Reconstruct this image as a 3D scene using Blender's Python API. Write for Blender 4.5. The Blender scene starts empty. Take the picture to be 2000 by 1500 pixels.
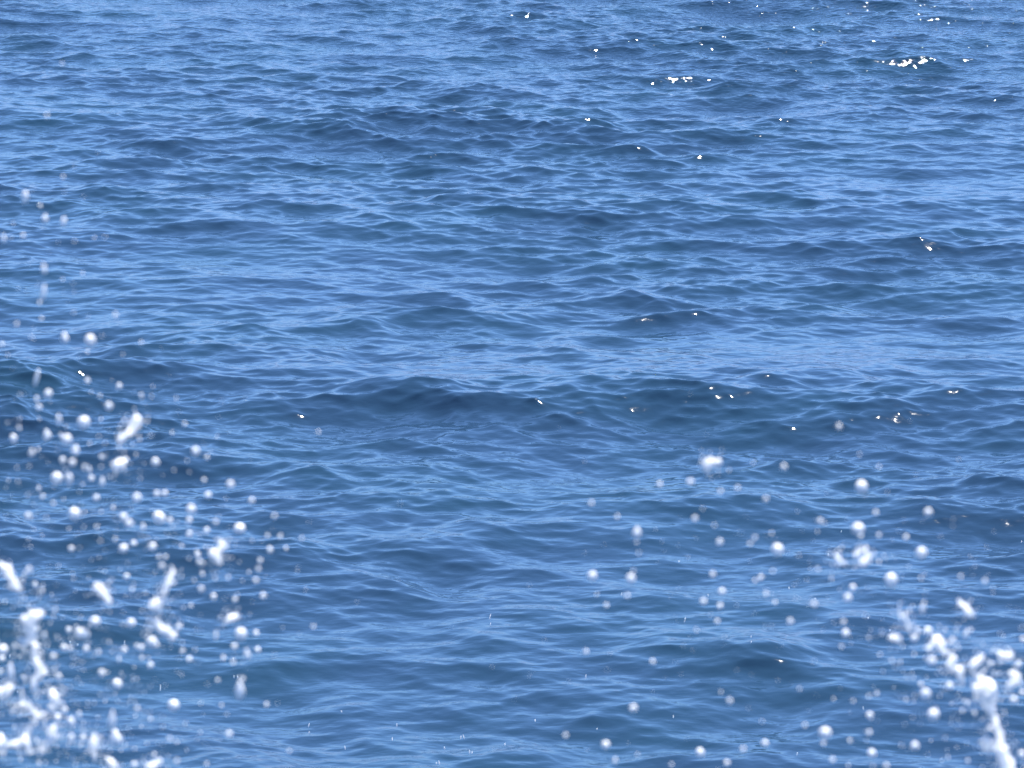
import bpy, math, random
import numpy as np
from mathutils import Vector, Matrix

S = bpy.context.scene
C = S.collection
rad = math.radians

# ------------------------------------------------------------------ camera
CAM_H = 8.0
HFOV = rad(12.4)
PITCH = rad(11.6)
cam_data = bpy.data.cameras.new("camera")
cam = bpy.data.objects.new("camera", cam_data)
C.objects.link(cam)
cam.location = (0, 0, CAM_H)
cam.rotation_euler = (math.pi / 2 - PITCH, 0, 0)
cam_data.sensor_width = 36
cam_data.lens = 18 / math.tan(HFOV / 2)
cam_data.clip_start = 0.05
cam_data.clip_end = 60000
cam_data.dof.use_dof = True
cam_data.dof.focus_distance = 46.0
APERTURE = 0.0118                      # metres of open glass
cam_data.dof.aperture_fstop = cam_data.lens / 1000.0 / APERTURE
S.camera = cam
FWD = Vector((0, math.cos(PITCH), -math.sin(PITCH)))
UP = Vector((0, math.sin(PITCH), math.cos(PITCH)))
RIGHT = Vector((1, 0, 0))
TH = math.tan(HFOV / 2)


def ray(px, py):
    """direction through pixel (px, py) of the 2000 x 1500 photograph, scaled to unit depth"""
    return FWD + RIGHT * ((px - 1000) / 1000 * TH) - UP * ((py - 750) / 1000 * TH)


def at_depth(px, py, d):
    return Vector((0, 0, CAM_H)) + ray(px, py) * d


def on_water(px, py, z=0.0):
    r = ray(px, py)
    return Vector((0, 0, CAM_H)) + r * ((z - CAM_H) / r.z)


# ------------------------------------------------------------------ light
SUN_EL = rad(60)
SUN_AZ = rad(24)                       # to the right of straight ahead (+Y)
w = bpy.data.worlds.new("World")
S.world = w
w.use_nodes = True
nt = w.node_tree
bg = nt.nodes["Background"]
sky = nt.nodes.new("ShaderNodeTexSky")
sky.sky_type = 'NISHITA'
sky.sun_disc = False
sky.sun_elevation = SUN_EL
sky.sun_rotation = SUN_AZ
sky.altitude = 0
sky.air_density = 0.6
sky.dust_density = 0.0
sky.ozone_density = 8.0
tint = nt.nodes.new("ShaderNodeMix")      # evens out the sky's bright rim: a clear deep blue day
tint.data_type = 'RGBA'
tint.blend_type = 'DARKEN'
tint.inputs[0].default_value = 1.0
nt.links.new(sky.outputs[0], tint.inputs[6])
tint.inputs[7].default_value = (3.45, 4.95, 12.2, 1)
# the lowest few degrees of sky, over the far sea, are dimmer
geo = nt.nodes.new("ShaderNodeTexCoord")
sep = nt.nodes.new("ShaderNodeSeparateXYZ")
low = nt.nodes.new("ShaderNodeMapRange")
low.interpolation_type = 'SMOOTHSTEP'
low.inputs["From Min"].default_value = 0.0
low.inputs["From Max"].default_value = 0.2
low.inputs["To Min"].default_value = 0.52
low.inputs["To Max"].default_value = 1.0
dim = nt.nodes.new("ShaderNodeVectorMath")
dim.operation = 'SCALE'
nt.links.new(geo.outputs["Generated"], sep.inputs[0])
nt.links.new(sep.outputs[2], low.inputs[0])
nt.links.new(tint.outputs[2], dim.inputs[0])
nt.links.new(low.outputs[0], dim.inputs["Scale"])
nt.links.new(dim.outputs[0], bg.inputs[0])
bg.inputs[1].default_value = 0.11
sun_data = bpy.data.lights.new("sun", 'SUN')
sun_data.energy = 5.0
sun_data.angle = rad(0.53)
sun_data.color = (1.0, 0.95, 0.88)
sun = bpy.data.objects.new("sun", sun_data)
C.objects.link(sun)
sd = Vector((math.sin(SUN_AZ) * math.cos(SUN_EL), math.cos(SUN_AZ) * math.cos(SUN_EL), math.sin(SUN_EL)))
sun.rotation_euler = sd.to_track_quat('Z', 'Y').to_euler()
sun.location = sd * 200
S.view_settings.view_transform = 'Standard'
S.view_settings.look = 'None'
S.view_settings.gamma = 1
S.view_settings.exposure = 1.4
S.cycles.sample_clamp_indirect = 8
S.cycles.caustics_reflective = False
S.cycles.caustics_refractive = False

# ------------------------------------------------------------------ the sea
def nodes(m):
    m.use_nodes = True
    return m.node_tree.nodes, m.node_tree.links


def water_material():
    m = bpy.data.materials.new("sea_water")
    n, l = nodes(m)
    p = n["Principled BSDF"]
    p.inputs["Roughness"].default_value = 0.05
    p.inputs["IOR"].default_value = 1.333
    tc = n.new("ShaderNodeTexCoord")
    mp = n.new("ShaderNodeMapping")
    mp.inputs["Scale"].default_value = (1.0, 1.5, 1.0)
    l.new(tc.outputs["Object"], mp.inputs[0])
    # the water itself: blue, greener where it is clearer
    cn = n.new("ShaderNodeTexNoise"); cn.inputs["Scale"].default_value = 0.45; cn.inputs["Detail"].default_value = 3
    cr = n.new("ShaderNodeValToRGB")
    cr.color_ramp.elements[0].position = 0.42; cr.color_ramp.elements[0].color = (0.0120, 0.0325, 0.068, 1)
    cr.color_ramp.elements[1].position = 0.66; cr.color_ramp.elements[1].color = (0.0110, 0.0345, 0.066, 1)
    l.new(tc.outputs["Object"], cn.inputs["Vector"]); l.new(cn.outputs["Fac"], cr.inputs[0]); l.new(cr.outputs[0], p.inputs["Base Color"])
    last = None
    for sc, dist, st in ((5.0, 0.009, 1.0), (17.0, 0.0013, 1.0)):
        t = n.new("ShaderNodeTexNoise")
        t.inputs["Scale"].default_value = sc
        t.inputs["Detail"].default_value = 2.0
        t.inputs["Roughness"].default_value = 0.5
        l.new(mp.outputs[0], t.inputs["Vector"])
        b = n.new("ShaderNodeBump")
        b.inputs["Distance"].default_value = dist
        b.inputs["Strength"].default_value = st
        l.new(t.outputs["Fac"], b.inputs["Height"])
        if last:
            l.new(last.outputs[0], b.inputs["Normal"])
        last = b
    # choppier water far out and to the right
    sx = n.new("ShaderNodeSeparateXYZ"); l.new(tc.outputs["Object"], sx.inputs[0])
    m1 = n.new("ShaderNodeMapRange"); m1.inputs[1].default_value = 47; m1.inputs[2].default_value = 66; m1.inputs[3].default_value = 0.0; m1.inputs[4].default_value = 1.0
    m2 = n.new("ShaderNodeMapRange"); m2.inputs[1].default_value = -3; m2.inputs[2].default_value = 5; m2.inputs[3].default_value = 0.6; m2.inputs[4].default_value = 1.0
    mm = n.new("ShaderNodeMath"); mm.operation = 'MULTIPLY'
    l.new(sx.outputs[1], m1.inputs[0]); l.new(sx.outputs[0], m2.inputs[0]); l.new(m1.outputs[0], mm.inputs[0]); l.new(m2.outputs[0], mm.inputs[1])
    t = n.new("ShaderNodeTexNoise"); t.inputs["Scale"].default_value = 12; t.inputs["Detail"].default_value = 1
    l.new(mp.outputs[0], t.inputs["Vector"])
    b = n.new("ShaderNodeBump"); b.inputs["Distance"].default_value = 0.024
    l.new(t.outputs["Fac"], b.inputs["Height"]); l.new(mm.outputs[0], b.inputs["Strength"]); l.new(last.outputs[0], b.inputs["Normal"])
    last = b
    l.new(last.outputs[0], p.inputs["Normal"])
    return m


def ocean_tile(L, N, lmin, lmax, slope_rms, ang, spread, power, seed):
    """one periodic patch of random sea: (height, dx, dy) for waves of lengths lmin..lmax"""
    rs = np.random.RandomState(seed)
    k1 = np.fft.fftfreq(N, d=L / N) * 2 * np.pi
    kx, ky = np.meshgrid(k1, k1, indexing='ij')
    k = np.hypot(kx, ky)
    k[0, 0] = 1
    th = np.arctan2(ky, kx) - ang
    D = np.abs(np.cos(th)) ** (2 * spread) + 0.05
    lam = 2 * np.pi / k
    band = 1 / (1 + (lam / lmax) ** 8) / (1 + (lmin / lam) ** 8)
    amp = k ** (-power / 2) * np.sqrt(D) * band
    amp[0, 0] = 0
    h = amp * (rs.normal(size=(N, N)) + 1j * rs.normal(size=(N, N)))
    z = np.fft.ifft2(h).real
    sx = np.fft.ifft2(1j * kx * h).real
    sy = np.fft.ifft2(1j * ky * h).real
    s = slope_rms / math.sqrt((sx ** 2 + sy ** 2).mean())
    dx = np.fft.ifft2(1j * kx / k * h).real
    dy = np.fft.ifft2(1j * ky / k * h).real
    return [a.astype(np.float32) * s for a in (z, dx, dy)]


def sample(tile, L, x, y):
    N = tile[0].shape[0]
    u = (x / L % 1.0) * N
    v = (y / L % 1.0) * N
    i = np.floor(u).astype(np.int32); j = np.floor(v).astype(np.int32)
    fu = (u - i).astype(np.float32); fv = (v - j).astype(np.float32)
    i %= N; j %= N
    i2 = (i + 1) % N; j2 = (j + 1) % N
    out = []
    for a in tile:
        out.append((a[i, j] * (1 - fu) + a[i2, j] * fu) * (1 - fv) + (a[i, j2] * (1 - fu) + a[i2, j2] * fu) * fv)
    return out


# single crests seen in the photograph: (px, py, half width in px, height m, tilt in degrees)
CRESTS = [
    (700, 790, 420, 0.10, 2), (1350, 800, 330, 0.10, -2), (1770, 810, 170, 0.10, 4),
    (220, 735, 200, 0.10, 0), (560, 745, 120, 0.06, 5),
    (300, 915, 420, 0.09, 1), (1650, 905, 330, 0.09, -2), (1000, 850, 300, 0.05, 3),
    (850, 1060, 330, 0.04, -2), (1400, 1010, 260, 0.07, 2), (1850, 1000, 200, 0.06, 0),
    (1500, 1305, 170, 0.12, 0), (1250, 1180, 120, 0.05, -4), (930, 1250, 120, 0.04, 0),
    (520, 1340, 200, 0.06, 3), (640, 1390, 130, 0.05, 0), (900, 1365, 110, 0.04, 0), (420, 1175, 110, 0.05, 0), (790, 1165, 110, 0.05, 2), (1180, 1400, 130, 0.045, 0),
    (820, 1085, 120, 0.04, 4), (950, 1070, 110, 0.05, -3), (700, 1030, 120, 0.05, 0), (1010, 930, 120, 0.05, 4), (1700, 1230, 150, 0.045, 0), (1330, 1060, 180, 0.05, 4),
    (1090, 690, 90, 0.05, 0), (720, 660, 80, 0.05, 0), (1340, 705, 70, 0.04, 0), (1420, 275, 120, 0.06, 0), (1270, 285, 60, 0.06, 3), (1000, 545, 120, 0.05, 3), (1100, 410, 230, 0.07, 0), (440, 445, 230, 0.07, 0),
    (120, 240, 220, 0.10, 0), (1290, 150, 190, 0.07, 0), (790, 245, 70, 0.08, 0),
    (1380, 45, 110, 0.08, 0), (1850, 475, 220, 0.08, 0), (1850, 620, 200, 0.06, 0),
]


SWELLS = [((770, 735, 785, 795, 805, 835), 0.15, 1.15), ((1075, 1050, 1045, 1040, 1010, 1000), 0.07, 1.2), ((420, 430, 440, 410, 440, 470), 0.10, 1.9),
          ((230, 245, 265, 270, 275, 290), 0.10, 1.9)]
# calmer (<1) and rougher (>1) patches: (px, py, half width px, half height px, factor)
PATCHES = [(1600, 700, 560, 85, 0.42), (1000, 660, 400, 110, 0.78), (880, 745, 320, 30, 0.5), (750, 1260, 600, 120, 0.6),
           (1500, 1400, 700, 130, 0.8), (500, 570, 450, 60, 0.8), (1300, 1190, 500, 50, 0.8), (1000, 900, 1100, 90, 1.12), (300, 60, 500, 60, 1.15), (1700, 60, 600, 80, 1.25),
           (250, 1120, 400, 60, 0.75)]


def build_water():
    La, Lb, Lc = 83.0, 17.3, 3.3
    ta = ocean_tile(La, 2048, 1.4, 7.0, 0.062, rad(84), 1.6, 3.6, 5)
    tb = ocean_tile(Lb, 1536, 0.11, 1.5, 0.150, rad(99), 0.8, 4.1, 8)
    tb2 = ocean_tile(Lc, 512, 0.035, 0.2, 0.032, rad(80), 0.5, 3.8, 3)
    # radii: fine over the photographed strip, coarse out to the horizon and in to the foot of the camera
    r = np.concatenate([np.geomspace(1.5, 20.5, 260, endpoint=False), np.geomspace(20.5, 75, 1750, endpoint=False),
                        np.geomspace(75, 300, 260, endpoint=False), np.geomspace(300, 40000, 90)])
    a_in = rad(8.2)
    a = np.concatenate([-np.geomspace(math.pi, a_in, 170, endpoint=False), np.linspace(-a_in, a_in, 1150, endpoint=False),
                        np.geomspace(a_in, math.pi, 170, endpoint=False)])
    R, A = np.meshgrid(r, a, indexing='ij')
    x = (R * np.sin(A)).ravel(); y = (R * np.cos(A)).ravel()
    Rf = R.ravel(); Af = np.abs(A).ravel()
    sp = np.maximum(np.gradient(r)[:, None] + 0 * A, R * np.gradient(a)[None, :]).ravel()
    fa = np.clip(1.6 - sp / 1.2, 0, 1); fb = np.clip(1.6 - sp / 0.13, 0, 1); fc = np.clip(1.6 - sp / 0.055, 0, 1)
    za, xa, ya = sample(ta, La, x, y)
    zb, xb, yb = sample(tb, Lb, x * 0.9397 - y * 0.342, x * 0.342 + y * 0.9397)
    xb, yb = xb * 0.9397 + yb * 0.342, -xb * 0.342 + yb * 0.9397
    zc, xc, yc = sample(tb2, Lc, x + 0.3 * y, y - 0.3 * x)
    z = za * fa
    px_ = xa * fa; py_ = ya * fa
    # single steep crests
    for (cx, cy, hw, h, tilt) in CRESTS:
        p = on_water(cx, cy)
        d = p.y
        sx = hw / 1000 * TH * d * 0.62
        sy = 0.42
        t = rad(tilt * 4)
        u = (x - p.x) * math.cos(t) + (y - p.y) * math.sin(t)
        v = -(x - p.x) * math.sin(t) + (y - p.y) * math.cos(t) + 0.25 * np.sin(u * 1.7 + cx)
        g = (0.4 if 700 < cy < 960 else 0.72) * h * np.exp(-(u / sx) ** 2 - (v / sy) ** 2)
        z = z + g - 0.45 * h * np.exp(-(u / sx) ** 2 - ((v + 0.95) / 0.7) ** 2)
        py_ = py_ - g * 0.8
    # long low swells: crest line in the photograph at px = 0, 400, ... 2000, height and half width in metres
    for ys, h, wd in SWELLS:
        dd = [on_water(i * 400, yy).y for i, yy in enumerate(ys)]
        uu = x / np.maximum(y, 1) / TH * 1000 + 1000
        line = np.interp(uu, [i * 400 for i in range(6)], dd)
        v = (y - line)
        off = np.exp(-(np.maximum(np.abs(uu - 1000) - 1300, 0) / 900) ** 2)
        g = h * np.where(v < 0, np.exp(-(v / wd) ** 2), np.exp(-(v / (wd * 1.7)) ** 2)) * off
        z = z + g
        py_ = py_ - 0.5 * g
    # small waves ride the big ones, a little taller near their tops
    ride = np.clip(1 + 2.5 * z, 0.6, 1.5)
    # gusts: patches of smoother and rougher water
    gust = 1 + 0.36 * np.sin(x * 0.55 + 1.3 * np.sin(y * 0.21)) * np.sin(y * 0.33 + 0.8 * np.sin(x * 0.4))
    for (cx, cy, wx, wy, f) in PATCHES:
        p = on_water(cx, cy); q_ = on_water(cx, cy + wy); d = p.y
        gust = gust * (1 + (f - 1) * np.exp(-((x - p.x) / (wx / 1000 * TH * d)) ** 2 - ((y - p.y) / (d - q_.y)) ** 2))
    m = ride * np.clip(gust, 0.35, 2)
    z = z + za * fa * (np.clip(gust, 0.3, 1) - 1) * 0.7
    z = z + zb * fb * m + zc * fc * gust * 0.9
    ch = 1.25
    X = x + (1.2 * px_ + 1.05 * xb * fb * m) + 0.7 * xc * fc
    Y = y + (1.2 * py_ + 1.05 * yb * fb * m) + 0.7 * yc * fc
    nr, na = len(r), len(a)
    co = np.stack([X, Y, z], 1).astype(np.float32)
    idx = np.arange(nr * na).reshape(nr, na)
    q = np.stack([idx[:-1, :-1], idx[:-1, 1:], idx[1:, 1:], idx[1:, :-1]], -1).reshape(-1, 4)
    seam = np.stack([idx[:-1, -1], idx[:-1, 0], idx[1:, 0], idx[1:, -1]], -1)
    q = np.concatenate([q, seam])[:, ::-1]
    # close the sheet under the camera
    me = bpy.data.meshes.new("sea_water")
    me.vertices.add(len(co)); me.vertices.foreach_set("co", co.ravel())
    cap = idx[0, :]
    me.loops.add(q.size + len(cap)); me.loops.foreach_set("vertex_index", np.concatenate([q.ravel(), cap[::-1]]).astype(np.int32))
    starts = np.append(np.arange(len(q)) * 4, q.size).astype(np.int32)
    me.polygons.add(len(q) + 1)
    me.polygons.foreach_set("loop_start", starts)
    me.polygons.foreach_set("loop_total", np.append(np.full(len(q), 4), len(cap)).astype(np.int32))
    me.polygons.foreach_set("use_smooth", np.ones(len(q) + 1, dtype=bool))
    me.update(calc_edges=True)
    me.materials.append(water_material())
    o = bpy.data.objects.new("water", me)
    C.objects.link(o)
    o["kind"] = "structure"
    o["label"] = "rippled deep blue sea surface filling the whole view"
    return o


build_water()
# ------------------------------------------------------------------ the spray
PXM = 2 * TH / 2000                    # width of one photo pixel at 1 m


def droplet_material(depth):
    """white aerated sea water: lets some of the sun through, wet outside"""
    m = bpy.data.materials.new("white_water")
    n, l = nodes(m)
    p = n["Principled BSDF"]
    p.inputs["Base Color"].default_value = (0.95, 0.99, 0.99, 1)
    p.inputs["Subsurface Weight"].default_value = 1.0
    p.inputs["Subsurface Radius"].default_value = (1, 1, 1)
    p.inputs["Subsurface Scale"].default_value = depth
    p.inputs["Roughness"].default_value = 0.15
    p.inputs["IOR"].default_value = 1.333
    return m


WHITE = droplet_material(0.011)
FROTH = droplet_material(0.030)
rnd = random.Random(11)
_ico = {}


def ico(sub):
    """vertices and faces of a unit icosphere"""
    if sub not in _ico:
        import bmesh
        bm = bmesh.new()
        bmesh.ops.create_icosphere(bm, subdivisions=sub, radius=1)
        bm.verts.ensure_lookup_table()
        _ico[sub] = ([v.co.copy() for v in bm.verts], [tuple(v.index for v in f.verts) for f in bm.faces])
        bm.free()
    return _ico[sub]


def lumpy(co, seed, amp):
    r = random.Random(seed)
    ks = [(Vector((r.uniform(-1, 1), r.uniform(-1, 1), r.uniform(-1, 1))).normalized(), r.uniform(1.5, 3.2), r.uniform(0, 6)) for _ in range(4)]
    return [v * (1 + amp * sum(math.sin(v.dot(k) * f + p) for k, f, p in ks) / 2) for v in co]


def mesh_from(name, vs, fs, smooth=True):
    me = bpy.data.meshes.new(name)
    me.from_pydata([tuple(v) for v in vs], [], fs)
    me.polygons.foreach_set("use_smooth", [smooth] * len(fs))
    me.materials.append(WHITE)
    me.update()
    return me


# a few droplet shapes, shared by the copies: flattened, wobbling, teardrop
SHAPES = []
for k in range(7):
    vs, fs = ico(3)
    vs = lumpy(vs, k, 0.10)
    if k >= 4:                                                   # pinched tail above
        vs = [Vector((v.x * (1 - 0.45 * max(v.z, 0)), v.y * (1 - 0.45 * max(v.z, 0)), v.z * (1 + 0.35 * max(v.z, 0)))) for v in vs]
    SHAPES.append(mesh_from("water_droplet", vs, fs))

# crops of the photograph the droplets were read off: (x0, y0, magnification, [(x, y, width, brightness 1-5, height/width, lean)])
CROPS = [
 (0, 1100, 3.752, [
  (213, 55, 48, 3, 1.4), (260, 160, 45, 2, 1.3), (312, 200, 42, 2, 1.3), (180, 255, 38, 1, 1.4), (540, 115, 30, 1, 1.3), (35, 285, 38, 1, 1.2),
  (405, 342, 42, 2, 1.2), (1185, 20, 55, 3), (928, 98, 45, 3), (968, 192, 48, 2), (1070, 222, 40, 1), (820, 120, 36, 1),
  (695, 430, 88, 4, .9), (505, 490, 62, 3), (558, 465, 40, 2), (585, 515, 55, 5), (620, 525, 80, 4), (960, 442, 75, 4),
  (325, 530, 48, 2, 1.4), (470, 620, 58, 3), (515, 630, 44, 2), (632, 632, 60, 3), (722, 655, 50, 2, 1.2), (345, 610, 40, 1, 1.3), (105, 610, 52, 2, 1.2),
  (390, 685, 62, 3), (910, 635, 55, 3, 1.1), (872, 705, 48, 2, 1.4), (800, 580, 46, 1), (1035, 620, 58, 3), (1000, 605, 46, 2), (1040, 695, 50, 2),
  (1112, 580, 85, 4), (1165, 600, 40, 2), (1050, 520, 42, 1), (1102, 748, 62, 3), (20, 640, 85, 4, 1.1), (15, 700, 60, 3),
  (76, 800, 68, 4, 1.5), (0, 800, 50, 3), (178, 842, 48, 2, 1.2), (428, 832, 56, 3, 1.2), (400, 770, 42, 1), (535, 690, 40, 1, 1.3), (530, 750, 36, 1),
  (746, 805, 65, 3), (790, 800, 40, 1), (858, 888, 88, 4), (160, 960, 46, 2, 1.8), (322, 940, 40, 1), (473, 1080, 62, 3), (372, 1055, 55, 3),
  (580, 1110, 46, 2, 1.4), (520, 1175, 60, 4, 1.3), (420, 1135, 70, 3), (770, 1010, 40, 1, 1.3), (690, 1025, 38, 1, 1.3), (1010, 1068, 50, 2),
  (1102, 1142, 48, 2), (818, 1160, 72, 4, 1.5), (845, 1290, 82, 5, 1.2), (520, 1290, 72, 3, 1.3), (610, 1280, 56, 3), (770, 1255, 46, 2),
  (735, 1290, 45, 2, 1.3), (590, 1340, 42, 1), (268, 1305, 42, 2, 1.3), (215, 1225, 55, 2, 1.6), (530, 1430, 46, 2, 1.3), (690, 1420, 50, 2, 1.3),
  (915, 1330, 42, 1, 1.2), (885, 1370, 40, 1), (985, 1360, 42, 1), (285, 1470, 44, 2), (985, 1475, 60, 3), (150, 1440, 48, 1), (105, 1200, 42, 1, 1.2),
  (440, 1275, 40, 1), (1000, 850, 38, 1), (962, 985, 36, 1), (820, 650, 42, 1), (1085, 500, 40, 1), (1215, 510, 62, 5),
 ]),
 (300, 1050, 3.333, [
  (5, 60, 48, 3), (32, 120, 42, 2), (85, 125, 38, 2), (52, 182, 48, 3), (175, 50, 44, 1), (285, 115, 55, 3), (300, 160, 55, 2), (230, 135, 38, 1),
  (318, 238, 44, 2), (310, 335, 50, 3, 1.1), (390, 385, 52, 3), (528, 405, 50, 2), (245, 445, 44, 2), (195, 455, 36, 1), (400, 265, 40, 1), (265, 280, 36, 1),
  (758, 80, 55, 3), (695, 150, 48, 2), (682, 205, 48, 2), (665, 280, 50, 2), (620, 225, 40, 1), (715, 378, 52, 2), (862, 70, 46, 1), (500, 215, 40, 1),
  (485, 260, 44, 1), (640, 20, 34, 1), (568, 632, 72, 5, 1.15), (668, 625, 56, 3), (525, 710, 52, 3), (610, 765, 54, 3, 1.3), (678, 732, 54, 3),
  (518, 812, 48, 2), (455, 785, 46, 2), (310, 595, 44, 1), (405, 640, 44, 2, 1.5), (188, 738, 50, 2, 1.1), (232, 792, 54, 3), (270, 730, 38, 1),
  (165, 580, 42, 3), (418, 930, 46, 2), (580, 920, 50, 1), (560, 1000, 76, 5, 1.25), (130, 1095, 72, 5, 1.05), (442, 1092, 42, 1), (735, 1088, 46, 2),
  (492, 1280, 52, 3), (105, 1310, 42, 2), (150, 1330, 40, 1), (150, 1455, 46, 2), (345, 1475, 44, 2), (40, 1460, 55, 3), (882, 1390, 42, 1), (5, 1410, 44, 2),
  (578, 282, 32, 1), (545, 375, 32, 1), (1040, 580, 46, 1), (305, 1080, 36, 1), (20, 700, 44, 3),
 ]),
 (0, 700, 3.752, [
  (268, 150, 50, 3, 2.0, 15), (352, 260, 72, 4, 1.1), (268, 300, 44, 2, 1.4), (285, 360, 60, 2), (145, 265, 34, 1), (145, 445, 34, 1, 1.5), (288, 445, 40, 1, 1.4), (140, 510, 44, 2, 1.2), (55, 470, 42, 1),
  (640, 165, 55, 3, 1.2), (872, 205, 58, 3, 1.2), (798, 355, 62, 4, 1.1), (733, 275, 44, 1, 1.2), (1035, 278, 44, 2, 1.4), (668, 250, 36, 1), (1120, 205, 40, 1),
  (430, 452, 48, 3, 1.4), (612, 470, 82, 5, 1.1), (740, 445, 42, 1), (912, 455, 44, 2), (1080, 465, 40, 1), (485, 500, 38, 1),
  (97, 588, 62, 4, 1.2), (345, 565, 64, 4, 1.2), (488, 600, 80, 5), (448, 570, 50, 2, 1.3), (725, 572, 40, 1, 1.2), (655, 625, 46, 1),
  (232, 692, 55, 3, 1.2), (278, 670, 44, 2), (552, 680, 62, 4, 1.2), (460, 745, 52, 3), (530, 765, 70, 3), (745, 722, 48, 2), (998, 705, 42, 1, 1.3), (910, 690, 36, 1),
  (618, 800, 50, 2, 1.4), (655, 815, 50, 2, 1.3), (740, 795, 44, 1), (125, 800, 38, 1), (215, 790, 34, 1), (480, 810, 40, 1),
  (417, 880, 72, 5, 1.1), (505, 885, 62, 4, 1.3), (670, 878, 60, 3), (748, 910, 54, 3, 1.3), (1140, 762, 68, 4), (605, 920, 40, 1),
  (283, 955, 42, 2, 1.2), (312, 1012, 54, 2), (203, 1000, 36, 1), (390, 1062, 46, 2), (465, 1030, 36, 1), (707, 1022, 58, 3, 1.1), (1003, 1022, 68, 4),
  (1150, 992, 55, 3), (1208, 990, 55, 3), (208, 1155, 55, 3), (545, 1140, 80, 5), (620, 1130, 44, 1), (740, 1125, 42, 1), (830, 1095, 46, 2),
  (905, 1165, 58, 4), (945, 1212, 58, 4), (1048, 1235, 54, 3, 1.2), (1168, 1175, 92, 5), (708, 1235, 50, 2), (615, 1235, 40, 1), (505, 1250, 44, 1), (340, 1170, 36, 1),
  (845, 1325, 44, 2), (735, 1340, 46, 1), (980, 1355, 54, 3), (1080, 1320, 44, 1), (1118, 1382, 62, 4), (905, 1395, 60, 4), (522, 1395, 54, 3), (208, 1325, 36, 1), (225, 1380, 34, 1),
  (1028, 880, 34, 1), (130, 900, 36, 1), (60, 895, 34, 1), (1215, 1455, 50, 2), (1165, 1455, 50, 2),
 ]),
 (300, 700, 3.752, [
  (228, 480, 40, 2, 1.5), (135, 545, 44, 1, 1.4), (165, 290, 36, 1), (465, 575, 36, 1), (308, 682, 56, 4, 1.2), (390, 725, 50, 2), (245, 750, 36, 1),
  (148, 820, 38, 1), (262, 832, 36, 1), (370, 892, 52, 2), (562, 925, 68, 3), (400, 1003, 56, 3), (720, 1042, 62, 3), (275, 1105, 70, 4), (262, 1188, 56, 3),
  (262, 1288, 54, 3), (390, 1262, 54, 3), (118, 1190, 50, 3), (140, 1230, 38, 1), (625, 1250, 82, 5, .85), (455, 1200, 55, 1), (885, 1155, 55, 1),
  (835, 1300, 46, 2), (928, 1308, 48, 2), (1085, 1318, 48, 1), (725, 1338, 36, 1), (205, 1375, 50, 1), (970, 1390, 50, 1),
  (1205, 540, 50, 1),
 ]),
 (0, 330, 3.752, [
  (463, 58, 38, 2, 1.2), (185, 212, 56, 4, 1.4, 8), (330, 365, 60, 3, 1.2), (465, 388, 42, 3, 1.4, 10), (295, 270, 42, 2), (170, 488, 46, 2, 1.2), (27, 510, 44, 2, 1.5), (75, 500, 34, 1),
  (693, 505, 40, 1), (768, 500, 32, 1), (545, 530, 34, 1), (323, 735, 50, 3, 1.4), (605, 765, 34, 1, 1.3), (460, 810, 34, 1), (320, 908, 46, 3, 1.7, 8), (290, 980, 42, 2, 1.6, 6),
  (540, 1052, 34, 1, 1.3), (845, 1078, 46, 2, 1.3, 10), (305, 1098, 38, 2, 1.3), (122, 1138, 42, 2, 1.8, 8), (232, 1230, 42, 1), (474, 1240, 66, 4, 1.2), (660, 1262, 74, 5, 1.1),
  (640, 1340, 46, 1), (1035, 1272, 46, 1), (15, 1285, 50, 1), (750, 1225, 34, 1), (58, 1365, 40, 1), (900, 1360, 36, 1), (95, 400, 30, 1),
 ]),
 (0, 0, 3.333, [(305, 757, 42, 2, 1.3, 10), (405, 415, 40, 1)]),
 (1100, 780, 4.167, [
  (1260, 515, 72, 4), (1795, 550, 70, 2), (1033, 672, 70, 2), (785, 695, 64, 2, 1.2), (1420, 722, 58, 1), (1280, 750, 56, 2), (230, 845, 60, 2), (440, 955, 58, 1, 1.1), (1648, 812, 62, 2),
  (1072, 970, 64, 2), (1135, 890, 46, 1), (598, 1090, 76, 4, 1.2), (598, 1165, 50, 1), (1232, 1025, 50, 1), (1273, 1162, 64, 3), (1695, 1090, 52, 1), (1560, 1125, 56, 2), (1520, 1175, 60, 1),
  (1742, 1228, 78, 5, 1.15), (232, 1442, 76, 4), (552, 1462, 66, 4), (572, 1400, 50, 1), (1215, 1425, 60, 2), (1610, 1450, 62, 2), (1560, 1475, 55, 1), (615, 1250, 50, 1), (1545, 515, 46, 1),
 ]),
 (1550, 780, 4.411, [
  (390, 235, 64, 3), (735, 582, 56, 1), (568, 475, 44, 1), (583, 755, 88, 5), (1160, 975, 70, 4, 1.1), (708, 975, 64, 2), (555, 1118, 98, 5, .95), (580, 1180, 60, 2), (735, 1170, 56, 2), (968, 1192, 56, 3),
  (1100, 1325, 78, 5), (735, 1400, 56, 2), (230, 1050, 66, 2), (270, 1065, 50, 1), (415, 1280, 50, 1), (205, 1140, 48, 1), (780, 1345, 46, 1), (45, 1345, 44, 1), (205, 1460, 50, 1),
  (215, 240, 1, 1),
 ]),
 (1650, 1100, 3.748, [
  (340, 132, 92, 5, 1.1, 10), (58, 180, 60, 3), (20, 258, 58, 4), (135, 5, 56, 3), (245, 5, 44, 1), (848, 98, 50, 1), (1025, 130, 52, 2), (558, 110, 50, 1), (572, 330, 52, 3, 1.6),
  (5, 515, 58, 4), (508, 550, 58, 4), (530, 490, 46, 3), (607, 497, 62, 4), (787, 560, 56, 2), (885, 520, 60, 3, 1.3, 15), (925, 490, 46, 2), (508, 668, 46, 1), (257, 668, 46, 1),
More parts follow.
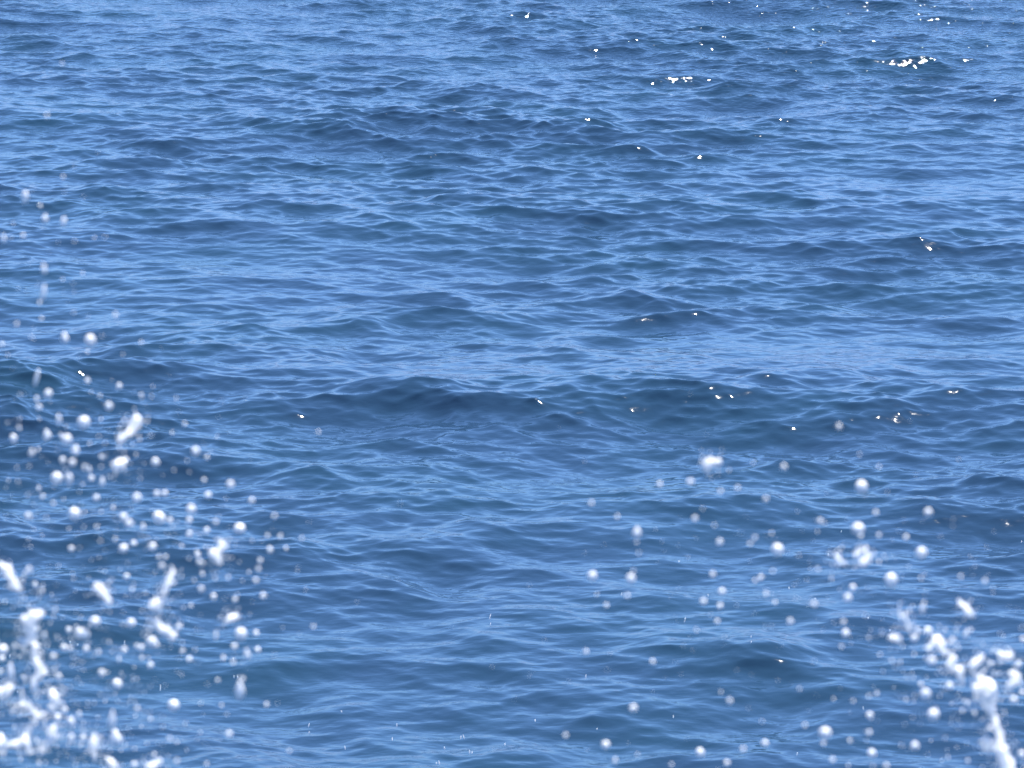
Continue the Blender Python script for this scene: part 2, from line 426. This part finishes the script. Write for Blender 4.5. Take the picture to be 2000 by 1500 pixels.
  (345, 715, 50, 1), (405, 725, 46, 1), (637, 718, 76, 4), (1070, 740, 56, 2), (1270, 742, 58, 3), (1303, 560, 46, 3), (557, 888, 56, 2), (762, 905, 60, 4), (720, 890, 40, 1), (588, 970, 72, 5),
  (450, 1000, 48, 1), (235, 955, 50, 2), (175, 975, 48, 1), (60, 1010, 46, 1), (900, 1025, 52, 2), (862, 1080, 50, 2), (950, 1098, 50, 2), (183, 1115, 66, 3), (648, 1115, 70, 5),
  (178, 1242, 58, 2), (50, 1298, 44, 1), (512, 1338, 58, 4), (198, 1393, 70, 4), (900, 1445, 50, 1), (1238, 1005, 60, 4), (1298, 950, 46, 3), (1295, 1405, 56, 4), (1065, 1205, 55, 2),
  (755, 1420, 44, 1), (305, 1485, 55, 2), (205, 1488, 44, 1), (25, 1480, 44, 1), (415, 1335, 44, 1), (175, 545, 46, 1),
 ]),
 (1300, 1100, 3.75, [
  (345, 82, 58, 2), (700, 108, 54, 2), (655, 128, 50, 1), (785, 58, 48, 1), (1115, 42, 50, 1), (412, 208, 60, 3), (278, 280, 60, 3), (398, 315, 60, 3), (735, 225, 55, 1), (803, 288, 50, 2), (1090, 300, 56, 3),
  (1215, 112, 46, 1), (915, 430, 58, 3), (378, 425, 54, 1), (225, 490, 52, 1), (1303, 432, 54, 2), (1288, 612, 50, 1), (470, 1010, 56, 3), (405, 945, 46, 1), (1020, 1188, 50, 2), (1168, 1250, 78, 5),
  (1155, 1318, 50, 1), (728, 1320, 60, 3), (568, 1362, 56, 2), (253, 1388, 72, 4), (447, 1468, 56, 3), (1222, 1440, 55, 2), (980, 920, 46, 1), (1230, 995, 44, 1), (1350, 1300, 46, 2), (706, 1160, 36, 1),
 ]),
 (1000, 1150, 4.285, [
  (618, 525, 60, 2), (1178, 610, 64, 2), (1015, 1003, 68, 4), (448, 1228, 60, 2), (783, 1308, 64, 4), (862, 1440, 64, 2, 1.2), (1050, 1390, 50, 1), (1335, 1470, 56, 1), (790, 140, 58, 2), (965, 60, 60, 2), (710, 45, 50, 1),
 ]),
]

# white clumps and strings of thrown water: name, category, label, (x0, y0, magnification), blobs (x, y, width)
CLUMPS = [
 ("water_splash", "splash", "tall ragged string of white foam, biggest clump in the left spray", (0, 1100, 3.752),
  [(240, 385, 80), (285, 375, 70), (190, 425, 80), (225, 430, 80), (255, 480, 50), (175, 480, 26), (255, 540, 50), (180, 580, 70), (215, 560, 50), (265, 600, 45), (245, 650, 46), (255, 700, 46), (285, 760, 60), (305, 800, 70), (245, 860, 44), (258, 925, 56)]),
 ("water_splash", "splash", "white two-lobed splash at the left edge, highest clump there", (0, 1100, 3.752), [(20, 25, 60), (60, 50, 62), (80, 100, 46), (110, 160, 70), (125, 185, 50)]),
 ("water_splash", "splash", "comma-shaped white splash with its tail hanging to the right", (0, 1100, 3.752), [(725, 170, 60), (745, 210, 56), (775, 235, 42), (800, 280, 50)]),
 ("water_splash", "splash", "blocky white splash just under the slim leaning spindle of water", (300, 1050, 3.333), [(60, 415, 50), (30, 430, 60), (-5, 440, 50)]),
 ("water_splash", "splash", "slim leaning white spindle of water in the left spray", (300, 1050, 3.333), [(125, 228, 22), (112, 250, 32), (102, 278, 40), (92, 305, 38), (82, 335, 30), (76, 360, 18)]),
 ("water_splash", "splash", "three-lobed white splash at the right side of the left spray", (300, 1050, 3.333), [(440, 50, 55), (430, 85, 30), (385, 108, 62), (420, 145, 54), (405, 125, 50)]),
 ("water_splash", "splash", "slanting white bar of water with a glaring bright bead in it", (300, 1050, 3.333), [(-5, 535, 30), (20, 560, 42), (50, 590, 46), (85, 618, 56), (125, 640, 56)]),
 ("water_splash", "splash", "short slanted white splash above the round bright droplet", (300, 1050, 3.333), [(475, 540, 36), (500, 528, 50), (528, 515, 44)]),
 ("water_splash", "splash", "pale arch of foam curving over dark water at the lower left", (0, 1100, 3.752), [(95, 1080, 44), (120, 1045, 40), (165, 1025, 44), (210, 1040, 60), (245, 1080, 56), (280, 1120, 56), (310, 1110, 30), (250, 1160, 36)]),
 ("water_splash", "splash", "white lump cut off by the left edge near the bottom corner", (0, 1100, 3.752), [(5, 1290, 70), (20, 1340, 70), (10, 1390, 60)]),
 ("water_splash", "splash", "three-armed white splash near the bottom left corner", (0, 1100, 3.752), [(75, 1330, 44), (125, 1318, 50), (175, 1300, 46), (195, 1260, 28), (205, 1340, 46), (215, 1385, 50)]),
 ("water_splash", "splash", "hook-shaped white splash beside the three-armed splash", (0, 1100, 3.752), [(385, 1215, 62), (385, 1250, 56), (380, 1290, 56), (345, 1335, 44), (310, 1370, 40)]),
 ("water_splash", "splash", "slanted oval splash above right of the pale foam arch", (0, 1100, 3.752), [(385, 950, 58), (400, 985, 56), (425, 1020, 36), (405, 1060, 30)]),
 ("water_splash", "splash", "upright white spindle of foam along the bottom of the left spray", (0, 1100, 3.752), [(690, 1275, 36), (685, 1315, 56), (680, 1355, 60), (690, 1395, 34)]),
 ("water_splash", "splash", "fat round white lump cut by the left edge above the foam arch", (0, 1100, 3.752), [(0, 950, 80), (40, 948, 90)]),
 ("water_splash", "splash", "low white splash cut by the bottom edge, rightmost of the left spray", (0, 1100, 3.752), [(1095, 1490, 60), (1130, 1475, 44), (1165, 1455, 48)]),
 ("water_splash", "splash", "drooping pale splash at the bottom edge below the round bright drop", (0, 1100, 3.752), [(805, 1445, 56), (825, 1470, 50), (838, 1500, 50)]),
 ("water_splash", "splash", "slanting chain of three merged white drops in the left spray", (0, 700, 3.752), [(1002, 455, 84), (975, 510, 46), (955, 545, 62), (920, 565, 36), (890, 592, 62)]),
 ("water_splash", "splash", "fattest oval white blob in the upper part of the left spray", (0, 700, 3.752), [(890, 770, 88), (858, 790, 76)]),
 ("water_jet", "jet", "long curling white jet of water rising from the bottom right corner", (1650, 1100, 3.748),
  [(950, 815, 16), (985, 835, 34), (1025, 860, 60), (990, 920, 84), (1065, 900, 84), (1080, 950, 76), (1050, 985, 90), (1050, 1040, 80), (1075, 1090, 66), (1098, 1140, 52), (1112, 1185, 46), (1128, 1230, 46), (1142, 1275, 46), (1135, 1330, 66), (1150, 1385, 90), (1170, 1440, 100), (1185, 1500, 118), (1205, 1570, 130), (1225, 1640, 140)]),
 ("water_splash", "splash", "zigzag white splash up and left of the long jet", (1650, 1100, 3.748), [(790, 700, 48), (762, 750, 58), (800, 775, 56), (845, 790, 60), (845, 840, 44)]),
 ("water_splash", "splash", "white splash shaped like an upside-down V in the right spray", (1650, 1100, 3.748), [(620, 625, 30), (645, 585, 30), (675, 550, 44), (700, 595, 56), (722, 645, 50)]),
 ("water_splash", "splash", "plump slanted white splash just above the long jet", (1650, 1100, 3.748), [(940, 745, 58), (965, 722, 58), (1000, 698, 44)]),
 ("water_splash", "splash", "two-lobed splash at the right edge beside the top of the jet", (1650, 1100, 3.748), [(1238, 810, 56), (1262, 855, 60), (1210, 890, 46)]),
 ("water_splash", "splash", "side-by-side pair of joined white drops near the right edge", (1650, 1100, 3.748), [(1145, 665, 54), (1178, 672, 30), (1210, 680, 54)]),
 ("water_splash", "splash", "upright white oval touching the left side of the jet's foot", (1650, 1100, 3.748), [(1035, 1300, 62), (1040, 1350, 66)]),
 ("water_splash", "splash", "small tailed white splash, uppermost right in the right spray", (1650, 1100, 3.748), [(845, 290, 26), (880, 315, 44), (910, 362, 58)]),
 ("water_splash", "splash", "bean-shaped white splash with two sharp glints on its left", (1650, 1100, 3.748), [(355, 540, 52), (390, 555, 56)]),
 ("water_splash", "splash", "faint bent string of water at the top left of the right spray", (1650, 1100, 3.748), [(410, 385, 36), (442, 378, 44), (458, 430, 36), (468, 480, 34)]),
 ("water_splash", "splash", "slanting pale bar of water above the dark wave in the right spray", (1550, 780, 4.411), [(530, 1335, 36), (570, 1315, 46), (615, 1290, 54)]),
 ("water_splash", "splash", "slanting oval splash directly below the slanting pale bar", (1550, 780, 4.411), [(600, 1400, 66), (645, 1350, 56)]),
 ("water_splash", "splash", "dim smear of water left of the slanting pale bar", (1550, 780, 4.411), [(355, 1348, 44), (395, 1380, 50), (420, 1405, 36)]),
 ("water_splash", "splash", "brightest white splash alone above the right spray, over the dark wave", (1100, 780, 4.167), [(1200, 505, 76), (1172, 545, 74)]),
]

# sharp little drops caught far off, just above the water: (px, py, height px)
FAR_DROPS = [
 (957, 1206, 12), (958, 1219, 6), (775, 1417, 8), (766, 1444, 7), (674, 1461, 8), (868, 1461, 6), (900, 1441, 7), (906, 1440, 9), (917, 1469, 9), (922, 1470, 6), (858, 1490, 9), (852, 1491, 5),
 (986, 1454, 6), (1214, 1161, 8), (1144, 1322, 10), (1045, 1408, 6), (1166, 1424, 5), (1315, 1400, 6), (1338, 1209, 5), (1337, 1214, 5), (1383, 1163, 5), (1541, 1149, 5), (1467, 1244, 5), (1467, 1254, 4),
 (1557, 1473, 7), (1686, 1383, 8), (1738, 1231, 5), (1739, 1245, 6), (1805, 1236, 10), (313, 1344, 14), (456, 1288, 8), (457, 1322, 7), (464, 1322, 6), (603, 1417, 9), (604, 1431, 6), (243, 1255, 8),
 (246, 1273, 6), (137, 1254, 6), (152, 1259, 5), (19, 1282, 8), (146, 1421, 6), (1326, 1097, 4), (1618, 1083, 5), (1643, 1038, 4), (1995, 1058, 5), (1696, 1207, 4), (34, 1351, 5), (1592, 1169, 3), (667, 1390, 4),
]

MARKS = []          # (px, py, short name) landmarks the droplet labels refer to
drops = []          # (px, py, width px, brightness, aspect, lean)
for x0, y0, mag, items in CROPS:
    for it in items:
        x, y, wd, b = it[:4]
        if wd < 5:
            continue
        asp = it[4] if len(it) > 4 else 1.08
        lean = it[5] if len(it) > 5 else 0
        drops.append([x0 + x / mag, y0 + y / mag, wd / mag, b, asp, lean])
# the same drop read off two neighbouring crops counts once
uniq = []
for d in sorted(drops, key=lambda d: -d[3] * 100 - d[2]):
    if all(math.hypot(d[0] - u[0], d[1] - u[1]) > 5 for u in uniq):
        uniq.append(d)
drops = uniq


def depth_for(px, py):
    """the left burst and the right burst each hang in their own small volume in front of the camera"""
    return rnd.uniform(6.1, 7.3) if px < 900 else rnd.uniform(5.9, 6.8)


SIZE = {1: 5.0, 2: 7.4, 3: 10.6, 4: 14.8, 5: 20.0}


def blob_tree_mesh(name, pts):
    """one continuous lumpy surface grown round a string of centres (x, y, z, r): metaball field, marching over a fine grid"""
    vs, fs = [], []
    v0, f0 = ico(3)
    for i, (c, r) in enumerate(pts):
        b = len(vs)
        lv = lumpy(v0, rnd.random(), 0.16)
        vs += [c + v * r for v in lv]
        fs += [tuple(b + k for k in f) for f in f0]
    return mesh_from(name, vs, fs)


for name, cat, label, (x0, y0, mag), blobs in CLUMPS:
    P = []
    d0 = 6.3 if x0 > 1000 else 6.6
    cx = sum(b[0] for b in blobs) / len(blobs) / mag + x0
    cy = sum(b[1] for b in blobs) / len(blobs) / mag + y0
    org = at_depth(cx, cy, d0)
    faint = label.startswith(("faint", "dim", "pale arch", "slanting pale bar"))
    for (x, y, wd) in blobs:
        wpx = wd / mag
        r = max(wpx - (2.0 if not faint else 5), 7.5 if not faint else 6.0) / 2 * PXM * d0
        P.append((at_depth(x0 + x / mag, y0 + y / mag, d0 + rnd.uniform(-0.01, 0.01)) - org, r))
    # thin necks of water between neighbouring lumps
    Q = []
    for (a, ra), (b, rb) in zip(P, P[1:]):
        L_ = (a - b).length
        if L_ < 7.5 * max(ra, rb):
            for t in (0.25, 0.5, 0.75):
                Q.append((a.lerp(b, t), (ra * (1 - t) + rb * t) * (0.9 if not faint else 0.75)))
    # ragged little knobs and fingers thrown off the main lumps
    K = []
    for (a, ra) in P:
        for _ in range(4 if not faint else 2):
            v = Vector((rnd.gauss(0, 1), rnd.gauss(0, 0.6), rnd.gauss(0, 1))).normalized()
            rk = ra * rnd.uniform(0.22, 0.58)
            K.append((a + v * ra * rnd.uniform(0.85, 1.15), rk))
            K.append((a + v * (ra * 1.1 + rk), rk * 0.6))
    me = blob_tree_mesh(name, P + Q + K)
    me.materials[0] = FROTH
    o = bpy.data.objects.new(name, me)
    C.objects.link(o)
    o.location = org
    rm = o.modifiers.new("merge", 'REMESH')
    rm.mode = 'VOXEL'
    rm.voxel_size = 0.0008 if name == "water_splash" else 0.0013
    rm.use_smooth_shade = True
    o["label"] = label
    o["category"] = cat
    o["group"] = "white splashes in the spray" if name == "water_splash" else ""
    if name != "water_splash":
        del o["group"]
    MARKS.append((cx, cy, label))

# short names for the landmarks, in the order of CLUMPS
SHORT = ["tall ragged foam string", "two-lobed splash at the left edge", "comma-shaped splash", "blocky splash", "slim leaning spindle", "three-lobed splash",
         "slanting bar with the bright bead", "short slanted splash", "pale foam arch", "bottom-left edge lump", "three-armed splash", "hook-shaped splash",
         "slanted oval splash", "upright foam spindle", "fat left-edge lump", "low bottom-edge splash", "drooping bottom splash", "slanting chain of drops",
         "fattest oval blob", "long white jet", "zigzag splash", "upside-down V splash", "plump slanted splash", "right-edge two-lobed splash", "joined pair of drops",
         "oval at the jet's foot", "small tailed splash", "bean-shaped splash", "faint bent string", "slanting pale bar", "oval under the pale bar", "dim smear",
         "lone brightest right splash"]
MARKS = [(m[0], m[1], s) for m, s in zip(MARKS, SHORT)]
ORD = ["nearest", "second", "third", "fourth", "fifth", "sixth", "seventh", "eighth", "ninth", "tenth", "eleventh", "twelfth", "thirteenth",
       "fourteenth", "fifteenth", "sixteenth", "seventeenth", "eighteenth", "nineteenth", "twentieth"]
SECT = ["right of", "lower right of", "below", "lower left of", "left of", "upper left of", "above", "upper right of"]
LOOK = {1: "faint tiny", 2: "dim small", 3: "pale round", 4: "bright round", 5: "big white"}


def describe(items):
    """each droplet told apart by its look and its place next to the nearest splash"""
    per = {}
    for i, (px, py, look) in enumerate(items):
        k = min(range(len(MARKS)), key=lambda k: math.hypot(MARKS[k][0] - px, MARKS[k][1] - py))
        mx, my, _ = MARKS[k]
        s = int(round(math.atan2(py - my, px - mx) / (math.pi / 4))) % 8
        per.setdefault((k, s, look), []).append((math.hypot(px - mx, py - my), i))
    out = {}
    for (k, s, look), L_ in per.items():
        L_.sort()
        for n_, (_, i) in enumerate(L_):
            nth = "" if len(L_) == 1 else (", " + ORD[min(n_, len(ORD) - 1)] + (" one" if n_ == 0 else " nearest"))
            out[i] = f"{look} droplet {SECT[s]} the {MARKS[k][2]}{nth}"
    return out


LIMIT = 300 - len(FAR_DROPS)
drops.sort(key=lambda d: -SIZE[d[3]] - 0.05 * d[2])
near, rest = drops[:LIMIT], drops[LIMIT:]
items = [(d[0], d[1], LOOK[d[3]] if d[4] < 1.35 else LOOK[d[3]].split()[0] + " stretched") for d in near]
items += [(f[0], f[1], "sharp glinting" if f[2] >= 7 else "sharp speck-like") for f in FAR_DROPS]
labels = describe(items)


def drop_size(d, dep):
    px, py, wd, b, asp, lean = d
    s = max(SIZE[b], wd - 6.0) * (wd / 15.5) ** 0.35 * rnd.uniform(0.93, 1.07)
    w_ = s * PXM * dep / 2
    return w_ * (asp ** -0.25), w_ * (asp ** 0.9)


for i, d in enumerate(near):
    dep = depth_for(d[0], d[1])
    o = bpy.data.objects.new("water_droplet", SHAPES[rnd.randrange(4 if d[4] < 1.2 else 7)])
    C.objects.link(o)
    a, b = drop_size(d, dep)
    if d[4] > 1.2:
        b *= 1.0 + 0.9 * (d[4] - 1)
    o.location = at_depth(d[0], d[1], dep)
    o.scale = (a, a, b)
    o.rotation_euler = (0, rad(d[5] if d[5] else rnd.uniform(-12, 12)), rnd.uniform(0, 6.28) if not d[5] else 0)
    o["label"] = labels[i]
    o["category"] = "droplet"
    o["group"] = "droplets flying in the spray"
for j, (px, py, h) in enumerate(FAR_DROPS):
    dep = on_water(px, py, 0.25).y * math.cos(PITCH) * rnd.uniform(0.90, 0.96)
    o = bpy.data.objects.new("water_droplet", SHAPES[4 + j % 3])
    C.objects.link(o)
    o.location = at_depth(px, py, dep)
    s = PXM * dep
    o.scale = (0.95 * s, 0.95 * s, h * 0.42 * s)
    o.rotation_euler = (0, rad(rnd.uniform(-14, 14)), 0)
    o["label"] = labels[len(near) + j]
    o["category"] = "droplet"
    o["group"] = "droplets flying in the spray"

# everything finer than that: mist and the faintest specks, one mesh
vs, fs = [], []
v0, f0 = ico(1)


def speck(px, py, dep, r, asp=1.2):
    b = len(vs)
    c = at_depth(px, py, dep)
    vs.extend(c + Vector((v.x * r, v.y * r, v.z * r * asp)) for v in v0)
    fs.extend(tuple(b + k for k in f) for f in f0)


for d in rest:
    dep = depth_for(d[0], d[1])
    a, b = drop_size(d, dep)
    speck(d[0], d[1], dep, a, b / a)
for cx, cy, sx, sy, n_, smax in [(110, 1360, 120, 110, 420, 4.2), (250, 1180, 170, 130, 210, 3.2), (200, 900, 150, 120, 110, 2.8), (1880, 1330, 90, 110, 220, 3.8), (1700, 1150, 160, 120, 120, 2.8), (90, 560, 60, 150, 34, 2.6), (1350, 1200, 250, 180, 70, 2.4)]:
    for _ in range(n_):
        px, py = rnd.gauss(cx, sx), rnd.gauss(cy, sy)
        dep = rnd.uniform(5.8, 7.8)
        speck(px, py, dep, rnd.uniform(1.0, smax) / 2 * PXM * dep)
for name, cat, label, (x0, y0, mag), blobs in CLUMPS:
    for (x, y, wd) in blobs:
        for _ in range(9):
            px, py = rnd.gauss(x0 + x / mag, 0.9 * wd / mag), rnd.gauss(y0 + y / mag, 0.9 * wd / mag)
            dep = rnd.uniform(6.1, 6.9)
            speck(px, py, dep, rnd.uniform(1.5, 4.6) / 2 * PXM * dep)
me = mesh_from("spray_mist", vs, fs)
mist = bpy.data.objects.new("spray_mist", me)
C.objects.link(mist)
mist["kind"] = "stuff"
mist["label"] = "fine mist and faintest specks hanging between the bigger droplets"
mist["category"] = "mist"
print("DROPS", len(near), len(rest), len(FAR_DROPS))
